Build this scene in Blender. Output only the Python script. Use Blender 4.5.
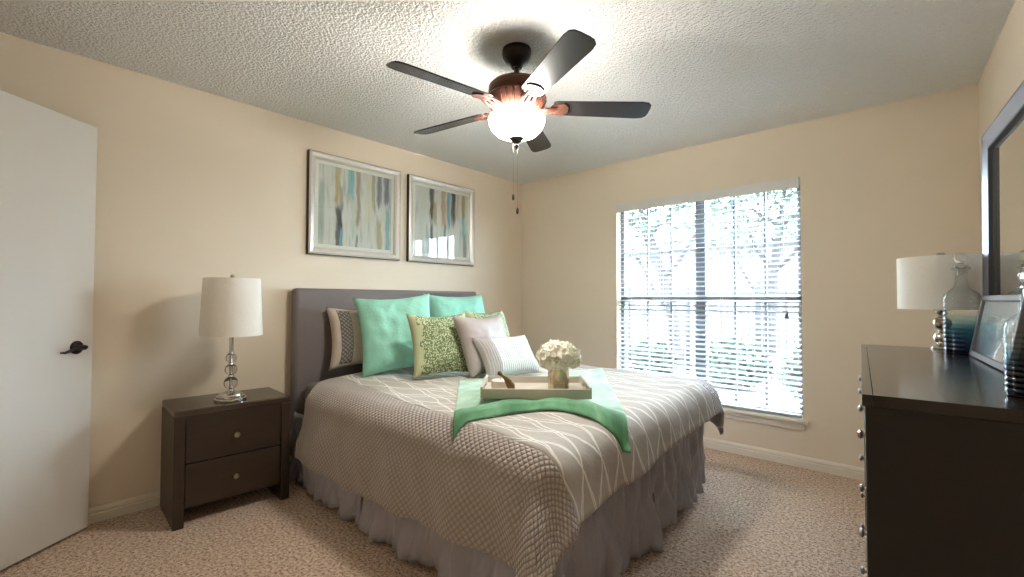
import bpy, bmesh, math, random
from math import sin, cos, pi, radians, sqrt, atan2, hypot
from mathutils import Vector, Matrix, noise

for _o in list(bpy.data.objects):
    bpy.data.objects.remove(_o, do_unlink=True)
SC = bpy.context.scene
COL = SC.collection

def S(r, g, b):
    f = lambda c: (c / 255 / 12.92) if c / 255 <= .04045 else ((c / 255 + .055) / 1.055) ** 2.4
    return (f(r), f(g), f(b), 1.0)

# ------------------------------------------------------------------ camera
cam_d = bpy.data.cameras.new('camera')
cam = bpy.data.objects.new('camera', cam_d)
COL.objects.link(cam)
YAW, PITCH, ROLL, FL = .7317, .0241, .0025, 456.3
_f = Vector((-sin(YAW) * cos(PITCH), cos(YAW) * cos(PITCH), sin(PITCH)))
_r = Vector((cos(YAW), sin(YAW), 0))
_u = _r.cross(_f)
_r2 = _r * cos(ROLL) + _u * sin(ROLL)
_u2 = _u * cos(ROLL) - _r * sin(ROLL)
cam.matrix_world = Matrix(((_r2.x, _u2.x, -_f.x, 0), (_r2.y, _u2.y, -_f.y, 0), (_r2.z, _u2.z, -_f.z, 1.174), (0, 0, 0, 1)))
cam_d.sensor_width = 36
cam_d.lens = 36 * FL / 1024
cam_d.clip_start = .02
SC.camera = cam

# ------------------------------------------------------------------ world, sun, exposure
W = bpy.data.worlds.new('sky')
SC.world = W
W.use_nodes = True
bg = W.node_tree.nodes['Background']
bg.inputs['Color'].default_value = (.70, .85, 1.0, 1)
bg.inputs['Strength'].default_value = 7.5
SC.view_settings.view_transform = 'Standard'
SC.view_settings.look = 'None'
SC.view_settings.gamma = 1
SC.view_settings.use_curve_mapping = False
SC.view_settings.exposure = 2.62
FAN_EMIT = 17.5
BULB_W = 1.3
SC.cycles.use_denoising = True
SC.cycles.max_bounces = 10
SC.cycles.diffuse_bounces = 6
SC.cycles.glossy_bounces = 5
SC.cycles.transmission_bounces = 10
SC.cycles.transparent_max_bounces = 24
SC.cycles.sample_clamp_indirect = 6
SC.cycles.caustics_reflective = False
SC.cycles.caustics_refractive = False

# ------------------------------------------------------------------ material helpers
def new_mat(name):
    m = bpy.data.materials.new(name)
    m.use_nodes = True
    return m, m.node_tree.nodes, m.node_tree.links, m.node_tree.nodes['Principled BSDF']

def math_node(N, L, op, a, b=None, c=None):
    n = N.new('ShaderNodeMath'); n.operation = op
    for i, v in enumerate((a, b, c)):
        if v is None: continue
        if isinstance(v, (int, float)): n.inputs[i].default_value = v
        else: L.new(v, n.inputs[i])
    return n.outputs[0]

def mix_col(N, L, fac, a, b):
    n = N.new('ShaderNodeMix'); n.data_type = 'RGBA'
    for i, v in ((0, fac), (6, a), (7, b)):
        if isinstance(v, (int, float)): n.inputs[i].default_value = v
        elif isinstance(v, tuple): n.inputs[i].default_value = v
        else: L.new(v, n.inputs[i])
    return n.outputs[2]

def ramp(N, L, fac, stops):
    n = N.new('ShaderNodeValToRGB')
    el = n.color_ramp.elements
    while len(el) < len(stops): el.new(.5)
    for e, (p, c) in zip(el, stops): e.position = p; e.color = c
    L.new(fac, n.inputs[0])
    return n.outputs[0]

def mat(name, col, rough=.5, metal=0, var=.06, scale=8, bump=0, bscale=60, bdist=.002, sheen=0, sheen_tint=None,
        coat=0, spec=.5, stretch=None, trans=0, ior=1.45):
    """A principled surface with a little procedural colour variation and optional bump."""
    m, N, L, P = new_mat(name)
    tc = N.new('ShaderNodeTexCoord')
    co = tc.outputs['Object']
    if stretch:
        mp = N.new('ShaderNodeMapping'); mp.inputs['Scale'].default_value = stretch
        L.new(co, mp.inputs[0]); co = mp.outputs[0]
    nz = N.new('ShaderNodeTexNoise'); nz.inputs['Scale'].default_value = scale; nz.inputs['Detail'].default_value = 4
    L.new(co, nz.inputs['Vector'])
    lo = tuple(max(0, c * (1 - var)) for c in col[:3]) + (1,)
    hi = tuple(min(1, c * (1 + var)) for c in col[:3]) + (1,)
    L.new(mix_col(N, L, nz.outputs['Fac'], lo, hi), P.inputs['Base Color'])
    P.inputs['Roughness'].default_value = rough
    P.inputs['Metallic'].default_value = metal
    P.inputs['Specular IOR Level'].default_value = spec
    P.inputs['IOR'].default_value = ior
    if trans: P.inputs['Transmission Weight'].default_value = trans
    if coat: P.inputs['Coat Weight'].default_value = coat; P.inputs['Coat Roughness'].default_value = .12
    if sheen:
        P.inputs['Sheen Weight'].default_value = sheen; P.inputs['Sheen Roughness'].default_value = .35
        P.inputs['Sheen Tint'].default_value = sheen_tint or (1, 1, 1, 1)
    if bump:
        bn = N.new('ShaderNodeTexNoise'); bn.inputs['Scale'].default_value = bscale; bn.inputs['Detail'].default_value = 3
        L.new(co, bn.inputs['Vector'])
        b = N.new('ShaderNodeBump'); b.inputs['Strength'].default_value = bump; b.inputs['Distance'].default_value = bdist
        L.new(bn.outputs['Fac'], b.inputs['Height']); L.new(b.outputs[0], P.inputs['Normal'])
    return m

def mat_ceiling():
    m, N, L, P = new_mat('popcorn_ceiling')
    tc = N.new('ShaderNodeTexCoord')
    v = N.new('ShaderNodeTexVoronoi'); v.inputs['Scale'].default_value = 74; v.inputs['Randomness'].default_value = 1
    n = N.new('ShaderNodeTexNoise'); n.inputs['Scale'].default_value = 48; n.inputs['Detail'].default_value = 5; n.inputs['Roughness'].default_value = .65
    L.new(tc.outputs['Object'], v.inputs['Vector']); L.new(tc.outputs['Object'], n.inputs['Vector'])
    h = math_node(N, L, 'ADD', math_node(N, L, 'MULTIPLY', v.outputs['Distance'], -.5), math_node(N, L, 'MULTIPLY', n.outputs['Fac'], 1.4))
    b = N.new('ShaderNodeBump'); b.inputs['Strength'].default_value = 1; b.inputs['Distance'].default_value = .016
    L.new(h, b.inputs['Height']); L.new(b.outputs[0], P.inputs['Normal'])
    L.new(mix_col(N, L, n.outputs['Fac'], S(236, 236, 234), S(248, 248, 247)), P.inputs['Base Color'])
    P.inputs['Roughness'].default_value = .95
    P.inputs['Specular IOR Level'].default_value = .1
    return m

def mat_carpet():
    m, N, L, P = new_mat('speckled_carpet')
    tc = N.new('ShaderNodeTexCoord')
    def nz(s, d=2, r=.6):
        n = N.new('ShaderNodeTexNoise'); n.inputs['Scale'].default_value = s; n.inputs['Detail'].default_value = d
        n.inputs['Roughness'].default_value = r
        L.new(tc.outputs['Object'], n.inputs['Vector']); return n.outputs['Fac']
    a = nz(68, 4, .9); big = nz(5, 3)
    c = ramp(N, L, a, [(.37, S(78, 50, 32)), (.45, S(200, 164, 134)), (.53, S(240, 212, 186)), (.63, S(255, 248, 236))])
    dark = mix_col(N, L, math_node(N, L, 'MULTIPLY', big, .25), c, S(150, 122, 98))
    L.new(dark, P.inputs['Base Color'])
    h = math_node(N, L, 'ADD', a, math_node(N, L, 'MULTIPLY', nz(220, 2), .5))
    b = N.new('ShaderNodeBump'); b.inputs['Strength'].default_value = .9; b.inputs['Distance'].default_value = .012
    L.new(h, b.inputs['Height']); L.new(b.outputs[0], P.inputs['Normal'])
    P.inputs['Roughness'].default_value = 1; P.inputs['Specular IOR Level'].default_value = .05
    P.inputs['Sheen Weight'].default_value = .15
    return m

def uv_xy(N, L):
    u = N.new('ShaderNodeUVMap')
    s = N.new('ShaderNodeSeparateXYZ'); L.new(u.outputs[0], s.inputs[0])
    return u.outputs[0], s.outputs[0], s.outputs[1]

def mat_quilt():
    m, N, L, P = new_mat('quilted_grey_satin')
    uv, u, v = uv_xy(N, L)
    q = .0195
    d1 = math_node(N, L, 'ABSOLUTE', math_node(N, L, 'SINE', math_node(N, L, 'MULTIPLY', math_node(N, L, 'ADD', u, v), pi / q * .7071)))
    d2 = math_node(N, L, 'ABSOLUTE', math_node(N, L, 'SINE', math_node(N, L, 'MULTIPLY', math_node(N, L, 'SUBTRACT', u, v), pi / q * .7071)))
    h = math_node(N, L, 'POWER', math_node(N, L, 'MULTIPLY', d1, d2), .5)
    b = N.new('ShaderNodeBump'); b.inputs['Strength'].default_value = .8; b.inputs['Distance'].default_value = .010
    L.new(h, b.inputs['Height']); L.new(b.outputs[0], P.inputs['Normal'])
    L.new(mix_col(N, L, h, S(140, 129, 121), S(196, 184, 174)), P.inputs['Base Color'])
    P.inputs['Roughness'].default_value = .5
    P.inputs['Sheen Weight'].default_value = .25
    return m

def mat_duvet():
    m, N, L, P = new_mat('grey_duvet_with_white_line_print')
    uv, u, v = uv_xy(N, L)
    n = N.new('ShaderNodeTexNoise'); n.inputs['Scale'].default_value = 5; n.inputs['Detail'].default_value = 2
    L.new(uv, n.inputs['Vector'])
    w = math_node(N, L, 'MULTIPLY', n.outputs['Fac'], .06)
    uw = math_node(N, L, 'ADD', u, w)
    lines = None
    for k, (per, slope, th, ph) in enumerate(((.125, .34, .10, 0), (.125, -.34, .10, .03), (.125, .26, .075, .055), (.125, -.26, .075, .1))):
        x = math_node(N, L, 'ADD', math_node(N, L, 'ADD', uw, ph), math_node(N, L, 'MULTIPLY', v, slope))
        a = math_node(N, L, 'ABSOLUTE', math_node(N, L, 'SINE', math_node(N, L, 'MULTIPLY', x, pi / per)))
        l = math_node(N, L, 'LESS_THAN', a, th)
        lines = l if lines is None else math_node(N, L, 'MAXIMUM', lines, l)
    L.new(mix_col(N, L, lines, S(184, 178, 170), S(232, 228, 221)), P.inputs['Base Color'])
    n2 = N.new('ShaderNodeTexNoise'); n2.inputs['Scale'].default_value = 9; n2.inputs['Detail'].default_value = 3
    L.new(uv, n2.inputs['Vector'])
    b = N.new('ShaderNodeBump'); b.inputs['Strength'].default_value = .5; b.inputs['Distance'].default_value = .02
    L.new(n2.outputs['Fac'], b.inputs['Height']); L.new(b.outputs[0], P.inputs['Normal'])
    P.inputs['Roughness'].default_value = .68; P.inputs['Specular IOR Level'].default_value = .25; P.inputs['Sheen Weight'].default_value = .1
    return m

def mat_sham_band():
    m, N, L, P = new_mat('grey_honeycomb_band')
    uv, u, v = uv_xy(N, L)
    a = math_node(N, L, 'ABSOLUTE', math_node(N, L, 'SINE', math_node(N, L, 'MULTIPLY', math_node(N, L, 'ADD', u, v), pi / .03)))
    b_ = math_node(N, L, 'ABSOLUTE', math_node(N, L, 'SINE', math_node(N, L, 'MULTIPLY', math_node(N, L, 'SUBTRACT', u, v), pi / .03)))
    h = math_node(N, L, 'MULTIPLY', a, b_)
    b = N.new('ShaderNodeBump'); b.inputs['Strength'].default_value = 1; b.inputs['Distance'].default_value = .008
    L.new(h, b.inputs['Height']); L.new(b.outputs[0], P.inputs['Normal'])
    L.new(mix_col(N, L, h, S(96, 92, 88), S(168, 162, 154)), P.inputs['Base Color'])
    P.inputs['Roughness'].default_value = .5
    return m

def mat_dots():
    m, N, L, P = new_mat('green_dotted_linen')
    uv, u, v = uv_xy(N, L)
    vo = N.new('ShaderNodeTexVoronoi'); vo.inputs['Scale'].default_value = 92; vo.inputs['Randomness'].default_value = .75
    L.new(uv, vo.inputs['Vector'])
    d = math_node(N, L, 'LESS_THAN', vo.outputs['Distance'], .47)
    # the dots are printed densely up the middle and thin out towards the left and right seams
    edge = math_node(N, L, 'SUBTRACT', .215, math_node(N, L, 'ABSOLUTE', u))
    nz = N.new('ShaderNodeTexNoise'); nz.inputs['Scale'].default_value = 30; L.new(uv, nz.inputs['Vector'])
    e2 = math_node(N, L, 'GREATER_THAN', math_node(N, L, 'ADD', edge, math_node(N, L, 'MULTIPLY', nz.outputs['Fac'], .14)), .12)
    d = math_node(N, L, 'MULTIPLY', d, e2)
    L.new(mix_col(N, L, d, S(98, 128, 84), S(206, 214, 176)), P.inputs['Base Color'])
    g = math_node(N, L, 'MULTIPLY', math_node(N, L, 'SUBTRACT', 1, e2), 1)
    base = mix_col(N, L, g, mix_col(N, L, d, S(104, 126, 84), S(202, 206, 172)), S(186, 190, 152))
    L.new(base, P.inputs['Base Color'])
    P.inputs['Roughness'].default_value = .8
    return m

def mat_lumbar():
    m, N, L, P = new_mat('white_ribbed_pillow_front')
    uv, u, v = uv_xy(N, L)
    s = math_node(N, L, 'ABSOLUTE', math_node(N, L, 'SINE', math_node(N, L, 'MULTIPLY', u, pi / .018)))
    b = N.new('ShaderNodeBump'); b.inputs['Strength'].default_value = .6; b.inputs['Distance'].default_value = .004
    L.new(s, b.inputs['Height']); L.new(b.outputs[0], P.inputs['Normal'])
    side = math_node(N, L, 'LESS_THAN', u, -.13)
    c = mix_col(N, L, side, mix_col(N, L, s, S(182, 182, 179), S(208, 208, 205)), S(166, 160, 157))
    L.new(c, P.inputs['Base Color'])
    P.inputs['Roughness'].default_value = .6
    return m

def mat_shade():
    m = bpy.data.materials.new('white_linen_shade'); m.use_nodes = True
    N, L = m.node_tree.nodes, m.node_tree.links
    N.clear()
    o = N.new('ShaderNodeOutputMaterial'); mx = N.new('ShaderNodeMixShader'); d = N.new('ShaderNodeBsdfDiffuse'); t = N.new('ShaderNodeBsdfTranslucent')
    n = N.new('ShaderNodeTexNoise'); n.inputs['Scale'].default_value = 90; tc = N.new('ShaderNodeTexCoord'); L.new(tc.outputs['Object'], n.inputs['Vector'])
    c = mix_col(N, L, n.outputs['Fac'], S(244, 240, 232), S(253, 250, 244))
    L.new(c, d.inputs[0]); L.new(c, t.inputs[0]); mx.inputs[0].default_value = .42
    L.new(d.outputs[0], mx.inputs[1]); L.new(t.outputs[0], mx.inputs[2]); L.new(mx.outputs[0], o.inputs[0])
    return m

def mat_throw():
    """Velvet throw: nap sheen painted into the pale face, deeper green band folded along the front hem."""
    m, N, L, P = new_mat('green_velvet_throw')
    uv, u, v = uv_xy(N, L)
    def nz_(sc, d):
        n = N.new('ShaderNodeTexNoise'); n.inputs['Scale'].default_value = sc; n.inputs['Detail'].default_value = d
        L.new(uv, n.inputs['Vector']); return n.outputs['Fac']
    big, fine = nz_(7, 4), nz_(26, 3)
    face = ramp(N, L, big, [(.32, S(140, 186, 158)), (.5, S(178, 212, 190)), (.66, S(204, 224, 208))])  # pale mottling stands in for the velvet's sheen; the front band goes without
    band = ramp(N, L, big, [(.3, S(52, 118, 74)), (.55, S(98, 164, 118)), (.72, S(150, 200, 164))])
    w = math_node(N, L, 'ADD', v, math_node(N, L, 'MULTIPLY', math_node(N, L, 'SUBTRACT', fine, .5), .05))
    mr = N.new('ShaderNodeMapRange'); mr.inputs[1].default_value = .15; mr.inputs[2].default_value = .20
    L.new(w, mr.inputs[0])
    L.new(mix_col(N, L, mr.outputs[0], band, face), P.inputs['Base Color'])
    b = N.new('ShaderNodeBump'); b.inputs['Strength'].default_value = .6; b.inputs['Distance'].default_value = .015
    L.new(math_node(N, L, 'ADD', big, math_node(N, L, 'MULTIPLY', fine, .3)), b.inputs['Height']); L.new(b.outputs[0], P.inputs['Normal'])
    P.inputs['Roughness'].default_value = .65
    P.inputs['Sheen Weight'].default_value = .6; P.inputs['Sheen Tint'].default_value = (.86, .97, .9, 1)
    return m

def mat_art(name, streaks, base=(204, 202, 190), seed=0.0):
    """Abstract vertical streaks of paint. streaks: (x, width, y0, y1, rgb, strength)."""
    m, N, L, P = new_mat(name)
    uv, u, v = uv_xy(N, L)
    mp = N.new('ShaderNodeMapping'); mp.inputs['Scale'].default_value = (26, 2.2, 1); mp.inputs['Location'].default_value = (seed, seed, 0)
    L.new(uv, mp.inputs[0])
    n = N.new('ShaderNodeTexNoise'); n.inputs['Scale'].default_value = 1; n.inputs['Detail'].default_value = 5
    L.new(mp.outputs[0], n.inputs['Vector'])
    mp2 = N.new('ShaderNodeMapping'); mp2.inputs['Scale'].default_value = (9, 5, 1); mp2.inputs['Location'].default_value = (seed + 4, 0, 0)
    L.new(uv, mp2.inputs[0])
    n2 = N.new('ShaderNodeTexNoise'); n2.inputs['Scale'].default_value = 1; n2.inputs['Detail'].default_value = 4
    L.new(mp2.outputs[0], n2.inputs['Vector'])
    c = ramp(N, L, n.outputs['Fac'], [(.3, S(168, 170, 160)), (.45, S(*base)), (.58, S(208, 206, 198)), (.72, S(192, 184, 160))])
    wob = math_node(N, L, 'MULTIPLY', math_node(N, L, 'SUBTRACT', n2.outputs['Fac'], .5), .07)
    uw = math_node(N, L, 'ADD', u, wob)
    vw = math_node(N, L, 'ADD', v, math_node(N, L, 'MULTIPLY', math_node(N, L, 'SUBTRACT', n.outputs['Fac'], .5), .5))
    for (x, w, y0, y1, rgb, st) in streaks:
        mx = N.new('ShaderNodeMapRange'); mx.interpolation_type = 'SMOOTHSTEP'
        L.new(math_node(N, L, 'ABSOLUTE', math_node(N, L, 'SUBTRACT', uw, x)), mx.inputs[0])
        mx.inputs[1].default_value = w * .35; mx.inputs[2].default_value = w; mx.inputs[3].default_value = 1; mx.inputs[4].default_value = 0
        my = N.new('ShaderNodeMapRange'); my.interpolation_type = 'SMOOTHSTEP'
        L.new(math_node(N, L, 'ABSOLUTE', math_node(N, L, 'SUBTRACT', vw, (y0 + y1) / 2)), my.inputs[0])
        my.inputs[1].default_value = (y1 - y0) * .38; my.inputs[2].default_value = (y1 - y0) * .62
        my.inputs[3].default_value = 1; my.inputs[4].default_value = 0
        gr = math_node(N, L, 'MULTIPLY', math_node(N, L, 'MULTIPLY', mx.outputs[0], my.outputs[0]), math_node(N, L, 'MULTIPLY', math_node(N, L, 'ADD', n.outputs['Fac'], .30), st))
        gr = math_node(N, L, 'MINIMUM', gr, 1)
        c = mix_col(N, L, gr, c, S(*rgb))
    L.new(c, P.inputs['Base Color'])
    P.inputs['Roughness'].default_value = .6
    return m

def mat_pane(name, gloss=1.0, ior=1.5, tint=None):
    """Thin clear glazing: fully transparent apart from its mirror reflection."""
    m = bpy.data.materials.new(name); m.use_nodes = True
    N, L = m.node_tree.nodes, m.node_tree.links
    N.clear()
    o = N.new('ShaderNodeOutputMaterial'); mx = N.new('ShaderNodeMixShader')
    t = N.new('ShaderNodeBsdfTransparent'); g = N.new('ShaderNodeBsdfGlossy'); f = N.new('ShaderNodeLayerWeight')
    t.inputs[0].default_value = (.97, .985, .98, 1)
    g.inputs['Roughness'].default_value = .02; f.inputs[0].default_value = .5
    r0 = ((ior - 1) / (ior + 1)) ** 2
    fr = math_node(N, L, 'ADD', r0, math_node(N, L, 'MULTIPLY', math_node(N, L, 'POWER', f.outputs['Facing'], 5), 1 - r0))
    L.new(math_node(N, L, 'MULTIPLY', fr, gloss), mx.inputs[0])
    if tint:
        tc = N.new('ShaderNodeTexCoord'); sx = N.new('ShaderNodeSeparateXYZ'); L.new(tc.outputs['Object'], sx.inputs[0])
        rim = math_node(N, L, 'MULTIPLY', math_node(N, L, 'POWER', f.outputs['Facing'], 2.4), .5)
        L.new(mix_col(N, L, rim, ramp(N, L, math_node(N, L, 'DIVIDE', sx.outputs[2], .42), tint), (.30, .36, .38, 1)), t.inputs[0])
    L.new(t.outputs[0], mx.inputs[1]); L.new(g.outputs[0], mx.inputs[2]); L.new(mx.outputs[0], o.inputs[0])
    return m

def mat_emit(name, col, s):
    m, N, L, P = new_mat(name)
    P.inputs['Base Color'].default_value = (.9, .88, .84, 1)
    P.inputs['Emission Color'].default_value = col
    P.inputs['Emission Strength'].default_value = s
    P.inputs['Roughness'].default_value = .3
    return m

M = {}
M['wall'] = mat('beige_wall_paint', S(225, 211, 190), .85, var=.02, scale=3, bump=.25, bscale=140, bdist=.002, spec=.25)
M['ceiling'] = mat_ceiling()
M['carpet'] = mat_carpet()
M['trim'] = mat('cream_trim_paint', S(224, 214, 198), .45, var=.02)
M['door'] = mat('white_door_paint', S(212, 206, 197), .42, var=.015, scale=2)
M['bronze'] = mat('dark_bronze', S(42, 34, 30), .38, .7, var=.2)
M['copper'] = mat('antique_copper', S(80, 50, 40), .42, .55, var=.35, scale=40)
M['blade'] = mat('espresso_fan_blade', S(38, 36, 36), .27, var=.25, scale=3, stretch=(1, 14, 1))
M['bowl'] = mat_emit('lit_frosted_bowl', (1.0, .955, .88, 1), FAN_EMIT)
M['chrome'] = mat('chrome', S(205, 203, 200), .12, 1, var=.05)
M['nickel'] = mat('brushed_nickel', S(176, 170, 162), .3, 1, var=.08)
M['silver'] = mat('silver_lamp_metal', S(176, 168, 158), .2, 1, var=.1)
M['crystal'] = mat('clear_crystal', S(240, 240, 238), .02, trans=1, var=0, ior=1.47)
M['shade'] = mat_shade()
M['espresso'] = mat('espresso_wood', S(58, 46, 36), .36, var=.22, scale=6, stretch=(1.5, 1.5, 14), spec=.45)
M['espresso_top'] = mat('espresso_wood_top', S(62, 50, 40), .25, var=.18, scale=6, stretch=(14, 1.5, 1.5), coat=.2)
M['black'] = mat('near_black_espresso_lacquer', S(33, 28, 25), .4, var=.2, scale=5, stretch=(1.5, 1.5, 12))
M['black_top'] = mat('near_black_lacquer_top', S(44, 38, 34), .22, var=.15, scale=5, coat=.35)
M['headboard'] = mat('grey_headboard_linen', S(122, 114, 112), .9, var=.06, scale=60, bump=.4, bscale=500, bdist=.001, sheen=.2)
M['quilt'] = mat_quilt()
M['duvet'] = mat_duvet()
M['skirt'] = mat('grey_satin_skirt', S(170, 167, 175), .3, var=.06, scale=6, bump=.5, bscale=13, bdist=.014)
M['mattress'] = mat('grey_mattress_ticking', S(128, 120, 116), .8)
M['mint'] = mat('mint_green_pillow_cotton', S(146, 206, 184), .75, var=.06, scale=9, bump=.6, bscale=13, bdist=.014, sheen=.15)
M['cream'] = mat('cream_sham_cotton', S(205, 194, 180), .75, var=.04, bump=.3, bscale=20, bdist=.006)
M['band'] = mat_sham_band()
M['dots'] = mat_dots()
M['silversatin'] = mat('silver_grey_satin', S(166, 156, 152), .46, var=.05, scale=6, bump=.3, bscale=14, bdist=.01)
M['lumbar'] = mat_lumbar()
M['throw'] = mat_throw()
M['tray'] = mat('pale_grey_painted_tray', S(196, 188, 174), .4, var=.05, scale=12)
M['candle'] = mat('white_wax', S(232, 220, 204), .5, var=.02)
M['gold'] = mat('aged_bronze_gold', S(120, 96, 62), .35, .8, var=.3, scale=50)
M['mercury'] = mat('mercury_glass', S(190, 176, 146), .18, .85, var=.45, scale=34, bump=.2, bscale=40, bdist=.002)
M['petal'] = mat('ivory_petals', S(252, 247, 234), .7, var=.06, scale=30)
M['stem'] = mat('green_stem', S(88, 112, 62), .6, var=.2)
M['framesilver'] = mat('champagne_silver_frame', S(206, 200, 190), .34, .35, var=.06, scale=30)
M['frameblack'] = mat('black_frame_edge', S(24, 20, 18), .5)
M['mat_board'] = mat('white_mat_board', S(228, 224, 214), .8, var=.01)
M['pane'] = mat_pane('picture_glass', 1.0, 1.5)
M['window_glass'] = mat_pane('window_glass', .9, 1.45)
M['vinyl'] = mat('grey_window_vinyl', S(132, 135, 140), .4, var=.02)
M['slat'] = mat('white_blind_slat', S(180, 182, 186), .45, var=.02)
M['valance'] = mat('white_blind_valance', S(214, 212, 208), .45, var=.02)
M['cord'] = mat('blind_cord', S(200, 198, 192), .8)
M['tassel'] = mat('grey_cord_tassel', S(110, 106, 100), .6)
M['mirror'] = mat('mirror_silver', (.93, .93, .92, 1), .01, 1, var=0)
M['mirrorframe'] = mat('charcoal_mirror_frame', S(128, 130, 142), .32, .25, var=.2, scale=10, coat=.3)
M['pewter'] = mat('pewter_photo_frame', S(112, 110, 108), .35, .3, var=.15)
M['bottle'] = mat_pane('clear_glass_turning_deep_blue_at_the_foot', 1.2, 1.5, [(0, (.03, .09, .24, 1)), (.12, (.05, .18, .36, 1)), (.24, (.12, .36, .50, 1)), (.33, (.60, .80, .86, 1)), (.42, (.95, .97, .98, 1))])
M['photo'] = mat_art('photo_print', [(.25, .3, -.2, .6, (120, 170, 178), .9), (.12, .2, -.1, .3, (150, 120, 96), .7)], base=(206, 206, 204), seed=7)
M['art1'] = mat_art('streaked_painting_a', [
    (.04, .05, 0, .8, (140, 152, 138), .8), (.24, .05, .55, 1.1, (176, 150, 84), 1.0), (.29, .03, .45, .75, (70, 68, 66), .6),
    (.42, .06, .6, 1.1, (104, 170, 172), 1.1), (.52, .04, .3, 1.1, (150, 118, 84), .9), (.26, .055, -.1, .5, (58, 56, 60), 1.25),
    (.29, .03, -.05, .28, (108, 160, 172), 1.2), (.50, .02, -.1, .2, (80, 82, 80), .8), (.66, .07, .35, .95, (206, 196, 160), .7),
    (.74, .035, .5, 1.1, (150, 132, 80), .9), (.82, .05, .6, 1.1, (88, 98, 116), 1.0), (.93, .06, .62, 1.1, (96, 104, 118), 1.0),
    (.83, .05, -.1, .4, (172, 150, 96), 1.0), (.95, .05, -.1, .55, (112, 166, 168), 1.0), (.46, .05, .2, .6, (168, 190, 170), .6)], seed=1)
M['art2'] = mat_art('streaked_painting_b', [
    (.30, .06, .55, 1.1, (72, 70, 58), 1.2), (.36, .05, .45, .85, (150, 128, 76), .8), (.52, .06, .45, 1.1, (176, 140, 92), 1.0),
    (.62, .045, .45, 1.1, (92, 156, 180), 1.1), (.71, .06, .5, 1.1, (60, 56, 68), 1.25), (.80, .04, .6, 1.1, (190, 150, 110), .7),
    (.92, .05, .65, 1.1, (154, 138, 76), 1.0), (.92, .05, .3, .68, (110, 176, 170), 1.0), (.95, .05, -.1, .35, (112, 112, 112), .9),
    (.30, .035, .1, .5, (76, 80, 84), 1.1), (.55, .025, .15, .5, (84, 84, 80), .9), (.12, .09, .2, .9, (182, 190, 178), .5),
    (.22, .04, .0, .4, (140, 158, 160), .6)], seed=11)
M['leaf'] = mat('tree_leaves', S(54, 66, 55), .7, var=.3, scale=2)
M['bark'] = mat('grey_bark', S(48, 45, 45), .9, var=.2, scale=6, bump=.6, bscale=30, bdist=.02)
M['hedge'] = mat('hedge_leaves', S(52, 64, 53), .7, var=.3, scale=2)
M['iron'] = mat('dark_iron_fence', S(32, 35, 40), .5, .2)
M['stucco'] = mat('pale_stucco', S(92, 84, 86), .9, var=.04, scale=2, bump=.2, bscale=60)
M['roof'] = mat('brown_roof_shingle', S(100, 92, 90), .9, var=.2, scale=9)
M['ground'] = mat('pale_courtyard_concrete', S(100, 104, 98), .95, var=.08, scale=2)

# ------------------------------------------------------------------ geometry helpers
def B(): return bmesh.new()

def box(bm, x0, x1, y0, y1, z0, z1, rot=None, about=None):
    vs = [bm.verts.new((x, y, z)) for z in (z0, z1) for y in (y0, y1) for x in (x0, x1)]
    for f in ((0, 2, 3, 1), (4, 5, 7, 6), (0, 1, 5, 4), (2, 6, 7, 3), (0, 4, 6, 2), (1, 3, 7, 5)):
        bm.faces.new([vs[i] for i in f])
    if rot is not None:
        c = Vector(about or (0, 0, 0))
        for v in vs: v.co = c + rot @ (v.co - c)
    return vs

def prism(bm, pts, z0, z1):
    a = [bm.verts.new((x, y, z0)) for x, y in pts]; b = [bm.verts.new((x, y, z1)) for x, y in pts]
    n = len(pts)
    bm.faces.new(a[::-1]); bm.faces.new(b)
    for i in range(n): bm.faces.new((a[i], a[(i + 1) % n], b[(i + 1) % n], b[i]))

def lathe(bm, prof, seg=32, c=(0, 0, 0), squash=None):
    rings = []
    for r, z in prof:
        if r < 1e-6: rings.append([bm.verts.new((c[0], c[1], c[2] + z))])
        else: rings.append([bm.verts.new((c[0] + r * cos(2 * pi * k / seg), c[1] + r * sin(2 * pi * k / seg), c[2] + z)) for k in range(seg)])
    for a, b in zip(rings, rings[1:]):
        for k in range(seg):
            k2 = (k + 1) % seg
            if len(a) == 1 and len(b) == 1: continue
            if len(a) == 1: bm.faces.new((a[0], b[k2], b[k]))
            elif len(b) == 1: bm.faces.new((a[k], a[k2], b[0]))
            else: bm.faces.new((a[k], a[k2], b[k2], b[k]))

def sphere_prof(r, zc, n=12, a0=-pi / 2, a1=pi / 2):
    return [(max(0, r * cos(a0 + (a1 - a0) * i / n)) if 0 < i < n or abs(abs(a0 if i == 0 else a1) - pi / 2) > 1e-6 else 0,
             zc + r * sin(a0 + (a1 - a0) * i / n)) for i in range(n + 1)]

def tube(bm, pts, rad, seg=10, cap=True):
    pts = [Vector(p) for p in pts]
    rads = rad if isinstance(rad, (list, tuple)) else [rad] * len(pts)
    rings = []
    up = Vector((0, 0, 1))
    for i, p in enumerate(pts):
        d = (pts[min(i + 1, len(pts) - 1)] - pts[max(i - 1, 0)]).normalized()
        x = d.cross(up)
        if x.length < 1e-3: x = d.cross(Vector((1, 0, 0)))
        x.normalize(); y = x.cross(d)
        rings.append([bm.verts.new(p + (x * cos(2 * pi * k / seg) + y * sin(2 * pi * k / seg)) * rads[i]) for k in range(seg)])
    for a, b in zip(rings, rings[1:]):
        for k in range(seg): bm.faces.new((a[k], b[k], b[(k + 1) % seg], a[(k + 1) % seg]))
    if cap:
        bm.faces.new(rings[0]); bm.faces.new(rings[-1][::-1])

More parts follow.
